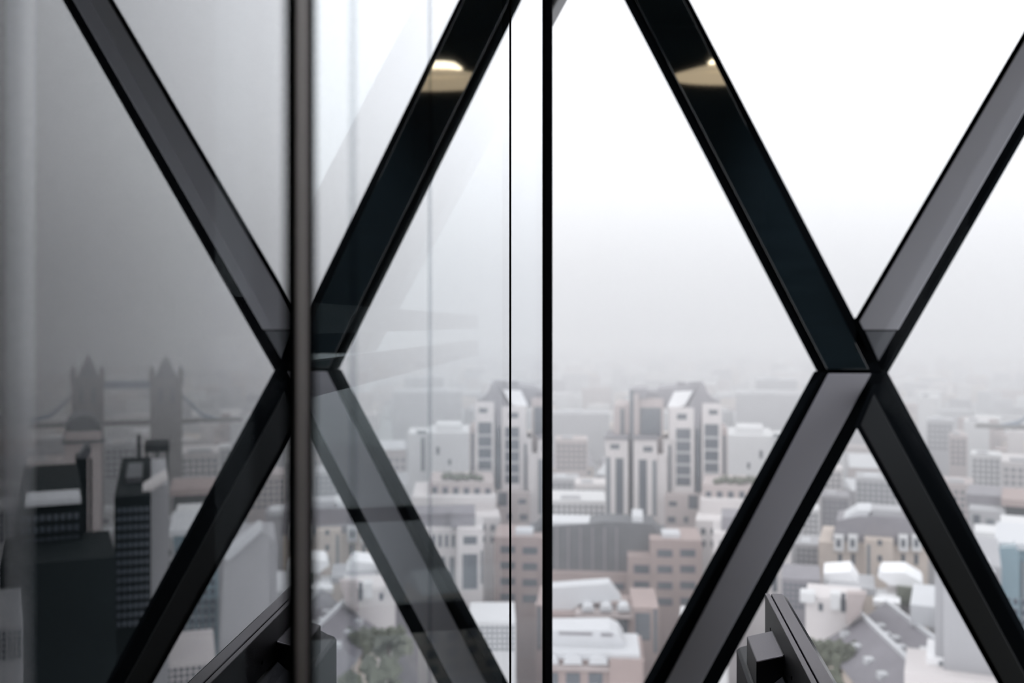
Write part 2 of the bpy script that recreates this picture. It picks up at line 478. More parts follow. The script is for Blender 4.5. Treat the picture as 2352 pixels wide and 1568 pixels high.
# ------------------------------------------------------------------ the city below
GZ = EYE - 95.0                                # street level
S = {}
S['stone'] = mat('pinkish stone', (0.46, 0.40, 0.39), 0.85, var=0.10, scale=.12)
S['stone2'] = mat('pale stone', (0.63, 0.595, 0.59), 0.85, var=0.10, scale=.12)
S['pink'] = mat('pink brick', (0.36, 0.285, 0.27), 0.85, var=0.12, scale=.2)
S['tan'] = mat('tan brick', (0.53, 0.455, 0.40), 0.85, var=0.12, scale=.2)
S['white'] = mat('white render', (0.66, 0.66, 0.665), 0.8, var=0.04, scale=.2)
S['bright'] = mat('fresh white roof sheet', (0.9, 0.9, 0.91), 0.5, var=0.03, scale=.2)
S['roofwhite'] = mat('white roof sheet', (0.58, 0.59, 0.61), 0.5, var=0.04, scale=.2)
S['slate'] = mat('slate roof', (0.10, 0.105, 0.115), 0.6, var=0.25, scale=.3)
S['slate2'] = mat('violet slate roof', (0.22, 0.21, 0.23), 0.6, var=0.2, scale=.3)
S['grey'] = mat('grey concrete', (0.40, 0.40, 0.415), 0.85, var=0.12, scale=.1)
S['dark'] = mat('dark curtain wall', (0.016, 0.022, 0.024), 0.7, spec=0.08, var=0.2, scale=.2)
S['win'] = mat('window glass far', (0.08, 0.095, 0.115), 0.2, var=0.2, scale=.15)
S['win2'] = mat('grey window band', (0.16, 0.18, 0.20), 0.25, var=0.2, scale=.15)
S['teal'] = mat('teal glass wall', (0.20, 0.28, 0.32), 0.2, var=0.2, scale=.1)
S['green'] = mat('leaves', (0.13, 0.14, 0.11), 0.9, var=0.35, scale=.8)
S['trunk'] = mat('bark', (0.08, 0.06, 0.05), 0.9)
S['road'] = mat('street', (0.17, 0.17, 0.18), 0.9, var=0.2, scale=.03)
S['water'] = mat('river water', (0.22, 0.25, 0.26), 0.25, var=0.1, scale=.01)
S['blue'] = mat('blue painted steel', (0.22, 0.27, 0.33), 0.5)
S['gothic'] = mat('gothic stone', (0.17, 0.165, 0.16), 0.85, var=0.15, scale=.1)

structure('ground', MB().box(-2500, 4200, 150, 4200, GZ - 2, GZ), S['road'])

def direct(px, py, Rg):
    """angle, height of a thing Rg metres away seen at a pixel straight through the window"""
    a = math.atan((px - W / 2) / F)
    return a, EYE - (py - HOR) / F * Rg * math.cos(a)
def mirrored(px, py, Rg):
    """the same for a pixel of the reflection in the partition"""
    a = math.atan((px - W / 2) / F)
    return 2 * TH - a, EYE - (py - HOR) / F * Rg * math.cos(a)

class Bld:
    """a building turned to face the room: local x to the right, y away, z up from the street"""
    def __init__(s, name, label, pxc, Rg, mode=direct, turn=0.0, cat='building', group=None):
        s.mode, s.R = mode, Rg
        s.a0, _ = mode(pxc, 900, Rg)
        s.flip = -1 if mode is mirrored else 1
        s.root = empty(name, (Rg * math.sin(s.a0), Rg * math.cos(s.a0), GZ), -s.a0 + R(turn))
        s.turn = turn
        tag(s.root, label, cat, group)
        s.cache = {}
    def x(s, px):
        a, _ = s.mode(px, 900, s.R)
        return s.R * math.tan(a - s.a0) / max(0.3, math.cos(R(s.turn)))
    def z(s, px, py, dy=0.0):
        a, z = s.mode(px, py, s.R + dy)
        return z - GZ
    def xs(s, px0, px1):
        a, b = s.x(px0), s.x(px1)
        return (a, b) if a < b else (b, a)
    def box(s, name, m, px0, px1, py0, py1=None, y0=0.0, y1=20.0, bevel=0, parent=None, kind=None):
        """py1 None: down to the street"""
        x0, x1 = s.xs(px0, px1)
        c = (px0 + px1) / 2
        z1 = s.z(c, py0, y0)
        z0 = 0.0 if py1 is None else s.z(c, py1, y0)
        return MB().box(x0, x1, y0, y1, z0, z1).build(name, S[m], parent or s.root, bevel=bevel, kind=kind)
    def shape(s, name, m, pts, y0, y1, parent=None):
        """outline in pixels, given thickness from y0 to y1"""
        a = [(s.x(px), y0, s.z(px, py, y0)) for px, py in pts]
        b = [(s.x(px), y1, s.z(px, py, y0)) for px, py in pts]
        return MB().hexa(a, b).build(name, S[m], parent or s.root)
    def win(s, px0, px1, py0, py1, y0=0.0, m='win', name='window', parent=None, proud=0.15):
        x0, x1 = s.xs(px0, px1)
        c = (px0 + px1) / 2
        za, zb = s.z(c, py1, y0), s.z(c, py0, y0)
        key = (round(x1 - x0, 1), round(zb - za, 1), m)
        if key not in s.cache:
            w, h = (x1 - x0) / 2, (zb - za) / 2
            mb = MB().box(-w, w, -proud, 0.3, -h, h)
            # glazing bars
            s.cache[key] = mb.mesh('window')
            s.cache[key].materials.append(S[m])
        o = bpy.data.objects.new(name, s.cache[key])
        o.location = ((x0 + x1) / 2, y0, (za + zb) / 2)
        o.parent = parent or s.root
        col.objects.link(o)
        return o
    def grid(s, px0, px1, py0, py1, nx, ny, fx=.6, fy=.55, y0=0.0, m='win'):
        dx, dy = (px1 - px0) / nx, (py1 - py0) / ny
        for i in range(nx):
            for j in range(ny):
                cx, cy = px0 + (i + .5) * dx, py0 + (j + .5) * dy
                s.win(cx - dx * fx / 2, cx + dx * fx / 2, cy - dy * fy / 2, cy + dy * fy / 2, y0, m)
    def rows(s, px0, px1, py0, py1, nx, ny, fx=.6, fy=.55, y0=0.0, m='win'):
        """windows too small to tell apart: one part"""
        mb = MB()
        x0, x1 = s.xs(px0, px1); c = (px0 + px1) / 2
        za, zb = s.z(c, py1, y0), s.z(c, py0, y0)
        dx, dz = (x1 - x0) / nx, (zb - za) / ny
        for i in range(nx):
            for j in range(ny):
                cx, cz = x0 + (i + .5) * dx, za + (j + .5) * dz
                mb.box(cx - dx * fx / 2, cx + dx * fx / 2, y0 - .12, y0 + .3, cz - dz * fy / 2, cz + dz * fy / 2)
        return mb.build('window_rows', S[m], s.root, kind='stuff')

# --- twin-towered stone office block left of the crossing
b = Bld('gabled_office_tower', 'stone office towers with gabled roofs rising in fog left of the braces', 1520, 300)
b.box('rear_block', 'stone', 1408, 1446, 931, None, 4, 26)
b.win(1424, 1433, 938, 1000, 4)
b.box('pier', 'stone', 1446, 1466, 905, None, 1.5, 24)
b.box('pier_recess', 'win', 1446, 1455, 897, 1195, 1.2, 3)
b.box('upper_block', 'stone', 1462, 1524, 915, None, 3, 26)
b.box('roof_cap', 'slate2', 1445, 1486, 894, 916, 2.5, 20)
b.box('roof_cap', 'slate2', 1484, 1532, 900, 936, 5, 24)
b.win(1470, 1518, 936, 1002, 3)
for x0, x1 in ((1392, 1443), (1456, 1509)):
    w = x1 - x0
    b.box('bay', 'stone2', x0, x1, 1009, None, -3, 14)
    b.box('cornice', 'slate2', x0 - 3, x1 + 2, 1003, 1010, -3.5, 14)
b.win(1403, 1424, 1020, 1031, -3); b.win(1478, 1499, 1025, 1037, -3)
b.win(1394, 1403, 1050, 1185, -3, 'win2'); b.win(1415, 1433, 1052, 1185, -3)
b.win(1468, 1486, 1055, 1185, -3); b.win(1499, 1508, 1057, 1185, -3, 'win2')
b.box('pier', 'stone2', 1509, 1530, 1045, None, -2.6, 12)
b.box('bay', 'stone2', 1523, 1549, 1010, None, -1, 14)
b.win(1535, 1541, 1022, 1140, -1)
# right tower
b.box('tower_body', 'stone', 1536, 1658, 936, None, 2, 28)
b.box('bay', 'stone2', 1536, 1594, 936, None, -1, 10)
b.box('bay', 'stone2', 1612, 1657, 926, None, -1, 10)
b.win(1555, 1577, 950, 963, -1); b.win(1628, 1648, 941, 952, -1)
b.win(1553, 1586, 984, 1115, -1); b.win(1618, 1650, 974, 1112, -1)
for yy in (1008, 1036, 1064, 1090):
    b.box('spandrel', 'grey', 1553, 1586, yy, yy + 6, -1.3, 0)
    b.box('spandrel', 'grey', 1618, 1650, yy - 6, yy, -1.3, 0)
b.box('recess_glazing', 'win', 1597, 1609, 930, 1130, -.6, 4)
b.shape('gable', 'slate2', [(1578, 938), (1592, 915), (1600, 905), (1612, 884), (1618, 882), (1624, 900), (1636, 916), (1657, 926), (1612, 930), (1606, 985), (1598, 985)], -.8, 8)
b.shape('mansard_roof', 'slate2', [(1508, 936), (1512, 893), (1600, 884), (1618, 882), (1618, 936)], 4, 24)
b.shape('glass_roof', 'bright', [(1532, 935), (1549, 900), (1592, 898), (1574, 930), (1560, 935)], 1.2, 4.2)
b.box('chimney', 'slate2', 1556, 1576, 878, 892, 6, 10)
b.box('chimney', 'slate2', 1585, 1617, 878, 890, 6, 12)
b.box('side_wing', 'stone', 1655, 1673, 985, None, 3, 20)
b.win(1662, 1669, 1000, 1100, 3, 'win2')
b.box('podium', 'stone', 1527, 1606, 1136, None, -5, 4)
b.win(1536, 1554, 1151, 1162, -5); b.win(1580, 1601, 1137, 1168, -5)
b.win(1533, 1551, 1186, 1200, -5); b.win(1570, 1580, 1186, 1200, -5)

# --- stepped wing in front of it, partly behind the brace
b = Bld('stepped_stone_block', 'stepped stone block with terraces, mostly behind the lower left brace', 1700, 268)
b.box('body', 'stone2', 1606, 1812, 1150, None, 4, 30)
for k in range(9):
    xx = 1644 + k * 11
    sh = MB().lathe([(.1, 0), (1.0, .5), (1.1, 1.1), (.6, 1.7), (.1, 1.9 + .3 * (k % 3))], 8).build('shrub', S['green'], b.root)
    sh.location = (b.x(xx), 10 + (k * 7 % 5), b.z(xx, 1116, 8))
b.box('upper_storey', 'stone', 1610, 1770, 1116, 1152, 8, 28)
b.grid(1612, 1770, 1122, 1150, 6, 1, .5, .55, 8)
b.box('front_wing', 'stone2', 1600, 1700, 1196, None, -6, 6)
b.grid(1606, 1696, 1206, 1262, 4, 2, .45, .5, -6)
b.box('roof_plant', 'roofwhite', 1645, 1672, 1172, 1184, 5, 12)
# corner tower known from the reflection (its long wing runs off to the right)
b2 = Bld('corner_tower_block', 'stone corner block with tall dark windows, clearest in the glass reflection', 1085, 225, mirrored)
b2.box('tower', 'stone2', 1052, 1112, 1214, None, 0, 16)
b2.box('roof_drum', 'slate2', 1038, 1094, 1178, 1214, 3, 14)
b2.win(1067, 1098, 1231, 1249); b2.win(1065, 1099, 1272, 1352); b2.win(1107, 1111, 1264, 1340)
b2.box('wing', 'stone2', 938, 1052, 1215, None, 6, 20)
b2.box('wing_roof', 'slate2', 938, 1040, 1180, 1214, 9, 20)
b2.grid(942, 1050, 1222, 1262, 7, 1, .5, .7, 6)
b2.grid(942, 1050, 1275, 1345, 5, 1, .5, .9, 6)

# --- pink grid-fronted office with a long slate mansard
b = Bld('pink_grid_office', 'pink grid-fronted office with long dark slate roof above pale dormers', 1440, 245)
b.box('body', 'pink', 1180, 1590, 1318, None, 0, 14)
b.shape('slate_roof', 'slate', [(1180, 1322), (1180, 1215), (1262, 1210), (1340, 1204), (1390, 1198), (1500, 1203), (1516, 1225), (1560, 1232), (1560, 1322)], 3, 14)
for i, xx in enumerate((1275, 1302, 1330, 1358, 1386, 1414)):
    b.box('roof_rib', 'slate2', xx, xx + 4, 1212, 1318, 2.6, 3.6)
b.box('roof_parapet', 'roofwhite', 1225, 1352, 1200, 1209, 4, 14)
b.box('roof_parapet', 'roofwhite', 1452, 1478, 1186, 1200, 4, 14)
b.box('stair_block', 'pink', 1492, 1610, 1240, None, -3, 12)
b.box('stair_block', 'pink', 1441, 1494, 1278, None, -3, 12)
b.grid(1500, 1604, 1252, 1400, 2, 4, .66, .44, -3)
b.grid(1449, 1497, 1288, 1400, 1, 3, .72, .5, -3)
b.box('skylight', 'roofwhite', 1520, 1562, 1226, 1240, -1, 5)
b.grid(1190, 1440, 1330, 1362, 6, 1, .7, .45, 0)

# --- white-roofed pink building with a row of dormers
b = Bld('pale_roofed_hall', 'pink hall with pale sheet roof and three white dormers beside the seal', 1360, 215)
b.box('body', 'pink', 1200, 1460, 1410, None, 0, 16)
b.shape('sheet_roof', 'roofwhite', [(1180, 1400), (1240, 1352), (1400, 1340), (1428, 1378), (1330, 1388), (1262, 1440), (1180, 1440)], 3, 8)
for xx in (1336, 1378, 1418):
    b.shape('dormer', 'roofwhite', [(xx, 1404), (xx + 4, 1394), (xx + 14, 1391), (xx + 24, 1394), (xx + 28, 1404)], -1.5, 3)
b.box('cornice', 'stone', 1320, 1500, 1410, 1420, -1.5, 6)
for xx in (1336, 1384, 1416):
    b.win(xx, xx + 26, 1422, 1462, 0)
b.box('corner_bay', 'pink', 1452, 1512, 1396, None, -2, 14)
b.win(1458, 1492, 1408, 1470, -2); b.win(1500, 1508, 1400, 1500, -2)

# --- barrel-roofed pink block at the bottom
b = Bld('barrel_roofed_block', 'pink block under a white barrel roof at the bottom edge', 1370, 190)
b.box('body', 'pink', 1180, 1480, 1512, None, 0, 15)
b.shape('barrel_roof', 'roofwhite', [(1180, 1500), (1180, 1450), (1400, 1446), (1422, 1456), (1434, 1474), (1432, 1500)], 3, 11)
b.box('roof_slot', 'slate2', 1282, 1360, 1452, 1458, 2.8, 4)
b.box('roof_slot', 'slate2', 1380, 1408, 1455, 1461, 2.8, 4)
b.box('terrace', 'roofwhite', 1180, 1470, 1498, 1514, -.6, 12)
for xx in (1240, 1294, 1352):
    b.shape('dormer', 'roofwhite', [(xx, 1526), (xx + 4, 1512), (xx + 22, 1508), (xx + 40, 1512), (xx + 44, 1526)], -2, 2)
b.box('string_course', 'stone', 1180, 1472, 1528, 1540, -.8, 1)
for xx in (1250, 1300, 1352):
    b.win(xx, xx + 32, 1545, 1600, 0)
b.box('corner_pavilion', 'pink', 1400, 1476, 1516, None, -1.6, 10)

# --- white flats behind, right of the towers
b = Bld('white_flats', 'white block of flats in the haze right of the gabled towers', 1730, 400)
b.box('body', 'white', 1668, 1772, 1000, None, 0, 30)
b.box('penthouse', 'white', 1690, 1752, 982, 1002, 6, 24)
b.box('annex', 'white', 1768, 1822, 1003, None, 4, 26)
b.win(1744, 1752, 1034, 1052); b.win(1716, 1723, 1062, 1076); b.win(1780, 1790, 1012, 1092, 4, 'win2'); b.win(1776, 1800, 996, 1004, 4, 'win2')

# --- tan stone hotel with dormers, in the triangle between the lower braces
b = Bld('tan_mansard_building', 'tan stone building with white dormers between the lower braces', 2030, 250)
b.box('body', 'tan', 1880, 2132, 1252, None, 0, 20)
b.shape('mansard_roof', 'slate2', [(1905, 1256), (1920, 1196), (1975, 1186), (2090, 1190), (2130, 1200), (2140, 1256)], 2, 16)
b.shape('sheet_roof', 'roofwhite', [(1925, 1198), (1968, 1172), (2000, 1172), (1986, 1196)], 3, 14)
b.box('roof_plant', 'grey', 2000, 2070, 1172, 1192, 4, 12)
for xx in (1916, 1948, 2064, 2094):
    b.box('dormer', 'white', xx, xx + 22, 1232, 1266, -1, 4)
    b.win(xx + 6, xx + 15, 1238, 1256, -1)
for xx in (1925, 1955, 2070, 2100):
    b.win(xx, xx + 9, 1272, 1296)
b.box('centre_bay', 'tan', 1986, 2052, 1240, None, -2, 10)
b.win(1992, 1999, 1250, 1330, -2, 'win2'); b.win(2016, 2026, 1240, 1252, -2); b.win(2016, 2026, 1275, 1289, -2); b.win(2016, 2026, 1304, 1318, -2)

# --- flat white roofs before it
b = Bld('flat_white_roof_block', 'low block with bright flat white roof below the tan building', 1930, 205)
b.box('body', 'white', 1890, 1975, 1362, None, 0, 12)
b.shape('roof_sheet', 'bright', [(1886, 1368), (1892, 1316), (1955, 1312), (1974, 1340), (1974, 1368)], 1, 10)
b.box('roof_strip', 'grey', 1900, 2010, 1348, 1364, -3, 8)
b = Bld('slanted_white_roof_block', 'block with slanted bright white roof beside the lower right brace', 2080, 205)
b.shape('roof_sheet', 'bright', [(2016, 1326), (2024, 1314), (2078, 1314), (2118, 1338), (2112, 1348), (2044, 1344)], 0, 9)
b.box('body', 'stone2', 2036, 2122, 1346, None, 1, 12)
b.box('hedge', 'green', 2060, 2150, 1352, 1392, -1.5, 0.8)
b = Bld('cream_gable_house', 'cream stone house with two white chimneys left of the dark pitched roofs', 1945, 185)
b.box('body', 'stone2', 1850, 1980, 1376, None, 0, 10)
b.box('chimney', 'white', 1838, 1872, 1362, 1384, -1, 2)
b.box('chimney', 'white', 1908, 1930, 1364, 1400, -1.2, 2)
b.win(1932, 1942, 1362, 1405, -.2); b.win(1880, 1890, 1385, 1402)
b.shape('gable', 'stone', [(1944, 1362), (1990, 1362), (1975, 1410), (1950, 1434), (1944, 1434)], -2, 0)

# --- rows of slate pitched roofs running towards the lower right
def pitched(label, pts_ridge, Ra, Rb, half, m, name='pitched_roof_house'):
    """ridge from one pixel to another at two distances; half = half width in metres"""
    (ax, ay), (bx, by) = pts_ridge
    a1, z1 = direct(ax, ay, Ra); a2, z2 = direct(bx, by, Rb)
    A = Vector((Ra * math.sin(a1), Ra * math.cos(a1), z1)); B = Vector((Rb * math.sin(a2), Rb * math.cos(a2), z1))
    d = (B - A); d.z = 0; d.normalize(); n = Vector((-d.y, d.x, 0))
    root = empty(name, (A.x, A.y, GZ)); tag(root, label, 'house')
    def q(base, off, z): 
        w = base + n * off; return (w.x - A.x, w.y - A.y, z - GZ)
    e = z1 - half * .75
    MB().hexa([q(A, -half, GZ), q(A, half, GZ), q(A, half, e), q(A, -half, e)], [q(B, -half, GZ), q(B, half, GZ), q(B, half, e), q(B, -half, e)]).build('walls', S['tan'], root)
    for sgn in (-1, 1):
        MB().hexa([q(A, 0, z1), q(A, sgn * (half + .4), e - .3), q(A, sgn * (half + .4), e), q(A, 0, z1 + .3)],
                  [q(B, 0, z1), q(B, sgn * (half + .4), e - .3), q(B, sgn * (half + .4), e), q(B, 0, z1 + .3)]).build('roof_slope', S[m], root)
    MB().hexa([q(A, -.35, z1), q(A, .35, z1), q(A, .35, z1 + .6), q(A, -.35, z1 + .6)], [q(B, -.35, z1), q(B, .35, z1), q(B, .35, z1 + .6), q(B, -.35, z1 + .6)]).build('ridge', S['roofwhite'], root)
    L = (B - A).length
    for k in range(1, 5):
        c = A.lerp(B, k / 5)
        for sgn in (-1, 1):
            x, y, z = q(c, sgn * half * .55, z1 - half * .40)
            MB().box(x - .8, x + .8, y - .8, y + .8, z - 1, z + .6).build('rooflight', S['roofwhite'], root)
    return root
pitched('long violet slate roof with white ridge, nearest the monitor', ((1965, 1400), (2120, 1568)), 190, 158, 6.5, 'slate2')
pitched('second violet slate roof with white ridge, nearer the lower right brace', ((2035, 1385), (2230, 1560)), 196, 164, 6.0, 'slate2')
b = Bld('bright_flat_roof_hall', 'small hall with brilliant white roof at the top of the slate roofs', 2040, 200)
b.box('body', 'white', 2010, 2064, 1392, None, 0, 8)
b.box('roof_sheet', 'bright', 2006, 2068, 1382, 1394, -1, 9)
b = Bld('white_service_block', 'white flat-roofed service block at the bottom between the lower braces', 2170, 150)
b.box('body', 'white', 2110, 2240, 1530, None, 0, 8)
b.box('parapet', 'bright', 2128, 2238, 1514, 1532, -.6, 8)
b.box('plinth_roof', 'stone2', 2080, 2290, 1556, None, -5, 6)
b.win(2156, 2212, 1522, 1529, -.6, 'win2')
b = Bld('pale_glazed_shed', 'long pale glazed shed beside the lower right brace', 2190, 185)
b.box('body', 'win2', 2160, 2235, 1400, None, 0, 14)
b.box('roof_sheet', 'roofwhite', 2092, 2168, 1392, 1440, -3, 12)
b.box('gable_end', 'white', 2152, 2164, 1390, None, -4, 4)

# --- right of the lower right brace
b = Bld('teal_glass_office', 'teal glass office right of the lower right brace', 2340, 200)
b.box('body', 'teal', 2290, 2420, 1262, None, 0, 20)
b.box('roof_rim', 'roofwhite', 2284, 2430, 1250, 1264, -.6, 20)
b.shape('stair_drum', 'teal', [(2284, 1420), (2284, 1275), (2300, 1258), (2330, 1256), (2342, 1275), (2342, 1420)], -4, 2)
for xx in range(2298, 2420, 17):
    b.box('mullion', 'grey', xx, xx + 3, 1290, None, -.4, .2)
b = Bld('dark_flat_office', 'dark flat-roofed office in mid distance at the right edge', 2330, 300)
b.box('body', 'dark', 2308, 2420, 1166, None, 0, 20)
b.box('roof_band', 'pink', 2300, 2430, 1150, 1166, -1, 20)
b.box('wing', 'grey', 2226, 2310, 1172, None, -3, 16)
b.box('wing_roof', 'slate2', 2216, 2330, 1138, 1160, 6, 26)
b.win(2236, 2252, 1182, 1202, -3); b.win(2266, 2284, 1192, 1206, -3, 'win2')
b = Bld('white_terrace_block', 'low white terraces between dark office and teal glass', 2270, 250)
b.box('body', 'white', 2238, 2330, 1224, None, 0, 10)
b.box('upper_terrace', 'white', 2300, 2420, 1212, None, 5, 20)
b.win(2246, 2300, 1238, 1244, 0, 'win2')
for k, (x0, x1, y0, Rg, m, lab) in enumerate([
        (2108, 2156, 912, 700, 'white', 'pale square block in thick haze just right of the crossing'),
        (2128, 2190, 965, 560, 'grey', 'grey gabled block in haze right of the crossing'),
        (2180, 2222, 1000, 520, 'stone', 'pinkish block in haze right of the crossing'),
        (2214, 2272, 968, 640, 'white', 'broad pale block in haze near the right edge'),
        (2314, 2352, 990, 600, 'stone2', 'cream block in haze at the right edge'),
        (2230, 2300, 1045, 470, 'white', 'low white-roofed block in haze near the right edge'),
        (1880, 1935, 1076, 430, 'stone2', 'cream slab between the lower braces near the crossing'),
        (1965, 2060, 1100, 410, 'grey', 'grey office slab between the lower braces'),
        (1842, 1882, 1170, 330, 'white', 'pale narrow block beside the lower left brace'),
        (1886, 1950, 1140, 360, 'slate2', 'dark-roofed turreted block between the lower braces'),
        (1826, 1890, 1250, 270, 'grey', 'grey low block behind the monitor tip'),
        (1795, 1885, 1330, 200, 'slate2', 'grey roofed block just behind the monitor tip'),
        (1275, 1350, 1010, 480, 'stone', 'hazy block with dark windows beside the seal'),
        (1262, 1330, 1100, 400, 'grey', 'grey block beside the seal below the haze'),
        (1320, 1395, 1112, 380, 'stone2', 'pale low block left of the gabled towers'),
        (1262, 1392, 1150, 340, 'white', 'broad white roof left of the gabled towers'),
        (1690, 1860, 905, 760, 'grey', 'ghostly hill of tower blocks beyond the white flats'),
        (1735, 1830, 872, 820, 'grey', 'faint summit tower block beyond the white flats'),
        (1262, 1400, 950, 700, 'grey', 'ghostly long slab on the horizon beside the seal'),
        (1560, 1672, 1440, 190, 'white', 'white roofs tucked behind the lower left brace')]):
    b = Bld('city_block', lab, (x0 + x1) / 2, Rg)
    b.box('body', m, x0, x1, y0, None, 0, (x1 - x0) / F * Rg * .8 + 6)
    w_ = x1 - x0
    b.box('roof_house', 'grey' if m != 'grey' else 'roofwhite', x0 + w_ * .2, x0 + w_ * .55, y0 - 7, y0 + 1, 3, 9)
    if Rg < 600:
        b.rows(x0 + 3, x1 - 3, y0 + 8, y0 + 70, max(3, int(w_ / 12)), 5)

# --- things known only from the reflection at the left: bridge, dark offices
tb = Bld('twin_tower_bridge', 'twin-towered gothic bridge looming in fog in the left reflection', 293, 440, mirrored, cat='bridge')
for cx, top in ((202, 815), (384, 819)):
    t_ = empty('tower'); t_.parent = tb.root
    tb.box('shaft', 'gothic', cx - 36, cx + 36, 868, None, 0, 16, parent=t_)
    for dx in (-33, 33):
        tb.box('turret', 'gothic', cx + dx - 6, cx + dx + 6, 852, 880, -1, 3, parent=t_)
        tb.shape('turret_cap', 'slate', [(cx + dx - 6, 853), (cx + dx, 838), (cx + dx + 6, 853)], -1, 3, parent=t_)
    tb.shape('spire', 'slate', [(cx - 26, 870), (cx - 16, 850), (cx - 7, 828), (cx, top), (cx + 7, 828), (cx + 16, 850), (cx + 26, 870)], 2, 14, parent=t_)
    for dx in (-14, 14):
        tb.win(cx + dx - 4, cx + dx + 4, 890, 925, 0, parent=t_)
tb.box('walkway', 'blue', 236, 350, 876, 892, 4, 12)
tb.box('roadway', 'gothic', 60, 560, 968, 976, 4, 12)
for x0, x1 in ((420, 520), (166, 66)):
    tb.shape('suspension_chain', 'blue', [(x0, 905), (x0, 913), ((x0 + x1) / 2, 960), (x1, 972), (x1, 964), ((x0 + x1) / 2, 950)], 6, 9)
r_ = structure('river', MB().box(-800, 2600, 780, 1150, GZ, GZ + .4), S['water'])

b = Bld('dark_curtain_wall_tower', 'dark office tower with pale roof edge in the left reflection', 345, 105, mirrored)
b.box('body', 'dark', 268, 352, 1138, None, 0, 30)
b.box('body_side', 'grey', 300, 396, 1120, None, 6, 30)
b.shape('roof_edge', 'stone2', [(306, 1146), (386, 1096), (392, 1102), (312, 1154)], 2, 8)
b.box('plant_room', 'slate', 290, 330, 1096, 1140, 8, 20)
b.rows(272, 350, 1160, 1440, 6, 14, .7, .6)
b = Bld('dark_long_office', 'long black office with white roof edge at the far left of the reflection', 120, 84, mirrored)
b.box('body', 'dark', 40, 200, 1160, None, 0, 24)
b.box('roof_edge', 'roofwhite', 62, 192, 1148, 1160, -.6, 4)
b.box('lower_block', 'dark', 20, 260, 1290, None, -8, 2)
b.rows(48, 190, 1175, 1280, 9, 4, .7, .55)
b = Bld('mast_tower', 'dark roof mast and drum left of the dark office tower in reflection', 193, 120, mirrored)
b.box('mast', 'dark', 178, 206, 1052, None, 0, 5)
b.shape('mast_head', 'slate', [(182, 1052), (205, 1022), (215, 1036), (206, 1056)], 0, 5)
b.box('brace_post', 'dark', 210, 216, 1056, None, 0, 2)
b = Bld('domed_building', 'round domed dark building below the bridge in the left reflection', 193, 300, mirrored)
b.shape('dome', 'slate', [(150, 990), (156, 970), (172, 958), (190, 953), (212, 958), (228, 970), (236, 990)], 0, 20)
b.box('drum', 'stone', 150, 236, 990, None, 0, 22)
b.box('cornice', 'slate', 144, 242, 1012, 1018, -1, 22)
b = Bld('water_tank_frame', 'dark roof tank on stilts in the left reflection', 370, 170, mirrored)
b.box('tank', 'dark', 335, 392, 1022, 1038, 0, 8)
for xx in (338, 362, 386):
    b.box('stilt', 'dark', xx, xx + 5, 1036, None, 1, 3)
b.box('mast', 'dark', 318, 326, 1000, None, 0, 2)
b = Bld('grey_slab_office', 'grey slab with snowy white roof edge beside the post in the reflection', 570, 150, mirrored)
b.box('body', 'grey', 505, 640, 1262, None, 0, 20)
b.shape('roof_edge', 'roofwhite', [(518, 1282), (598, 1214), (606, 1218), (530, 1288)], -2.5, 4)
b.shape('near_wall', 'grey', [(505, 1600), (518, 1284), (600, 1218), (622, 1230), (622, 1600)], -2, 6)
b.rows(420, 500, 1330, 1500, 5, 8)
b = Bld('white_capped_block', 'white-capped block right beside the post in the reflection', 645, 300, mirrored)
b.box('body', 'grey', 612, 700, 1182, None, 0, 14)
b.box('cap', 'roofwhite', 622, 668, 1172, 1184, -1, 8)
for k, (x0, x1, y0, Rg, m, lab) in enumerate([
        (0, 60, 1165, 150, 'grey', 'grey block at the far left edge of the reflection'),
        (-60, 60, 1440, 62, 'grey', 'low grey block at the bottom left corner of the reflection'),
        (60, 150, 1060, 420, 'stone', 'stone block left of the roof mast in the reflection'),
        (240, 330, 1020, 520, 'grey', 'grey block below the bridge walkway in the reflection'),
        (400, 470, 1110, 400, 'stone', 'stone block between tank and brace in the reflection'),
        (440, 560, 950, 900, 'white', 'pale riverside hall right of the bridge in the reflection'),
        (455, 475, 850, 1500, 'grey', 'faint thin tower above the riverside hall in the reflection'),
        (400, 560, 1040, 552, 'stone2', 'pale terrace below the bridge chain in the reflection'),
        (560, 660, 1090, 430, 'stone', 'stone block beside the post in the reflection'),
        (90, 150, 910, 1050, 'stone2', 'pale bridge abutment at the left in the reflection'),
        (355, 500, 1520, 120, 'stone2', 'pale roof under the mirrored lower brace')]):
    b = Bld('city_block', lab, (x0 + x1) / 2, Rg, mirrored)
    b.box('body', m, x0, x1, y0, None, 0, (x1 - x0) / F * Rg * .8 + 6)
    w_ = x1 - x0
    b.box('roof_house', 'grey' if m != 'grey' else 'stone2', x0 + w_ * .2, x0 + w_ * .55, y0 - 7, y0 + 1, 3, 9)
    if Rg < 600:
        b.rows(x0 + 3, x1 - 3, y0 + 10, y0 + 80, max(3, int(w_ / 14)), 5)

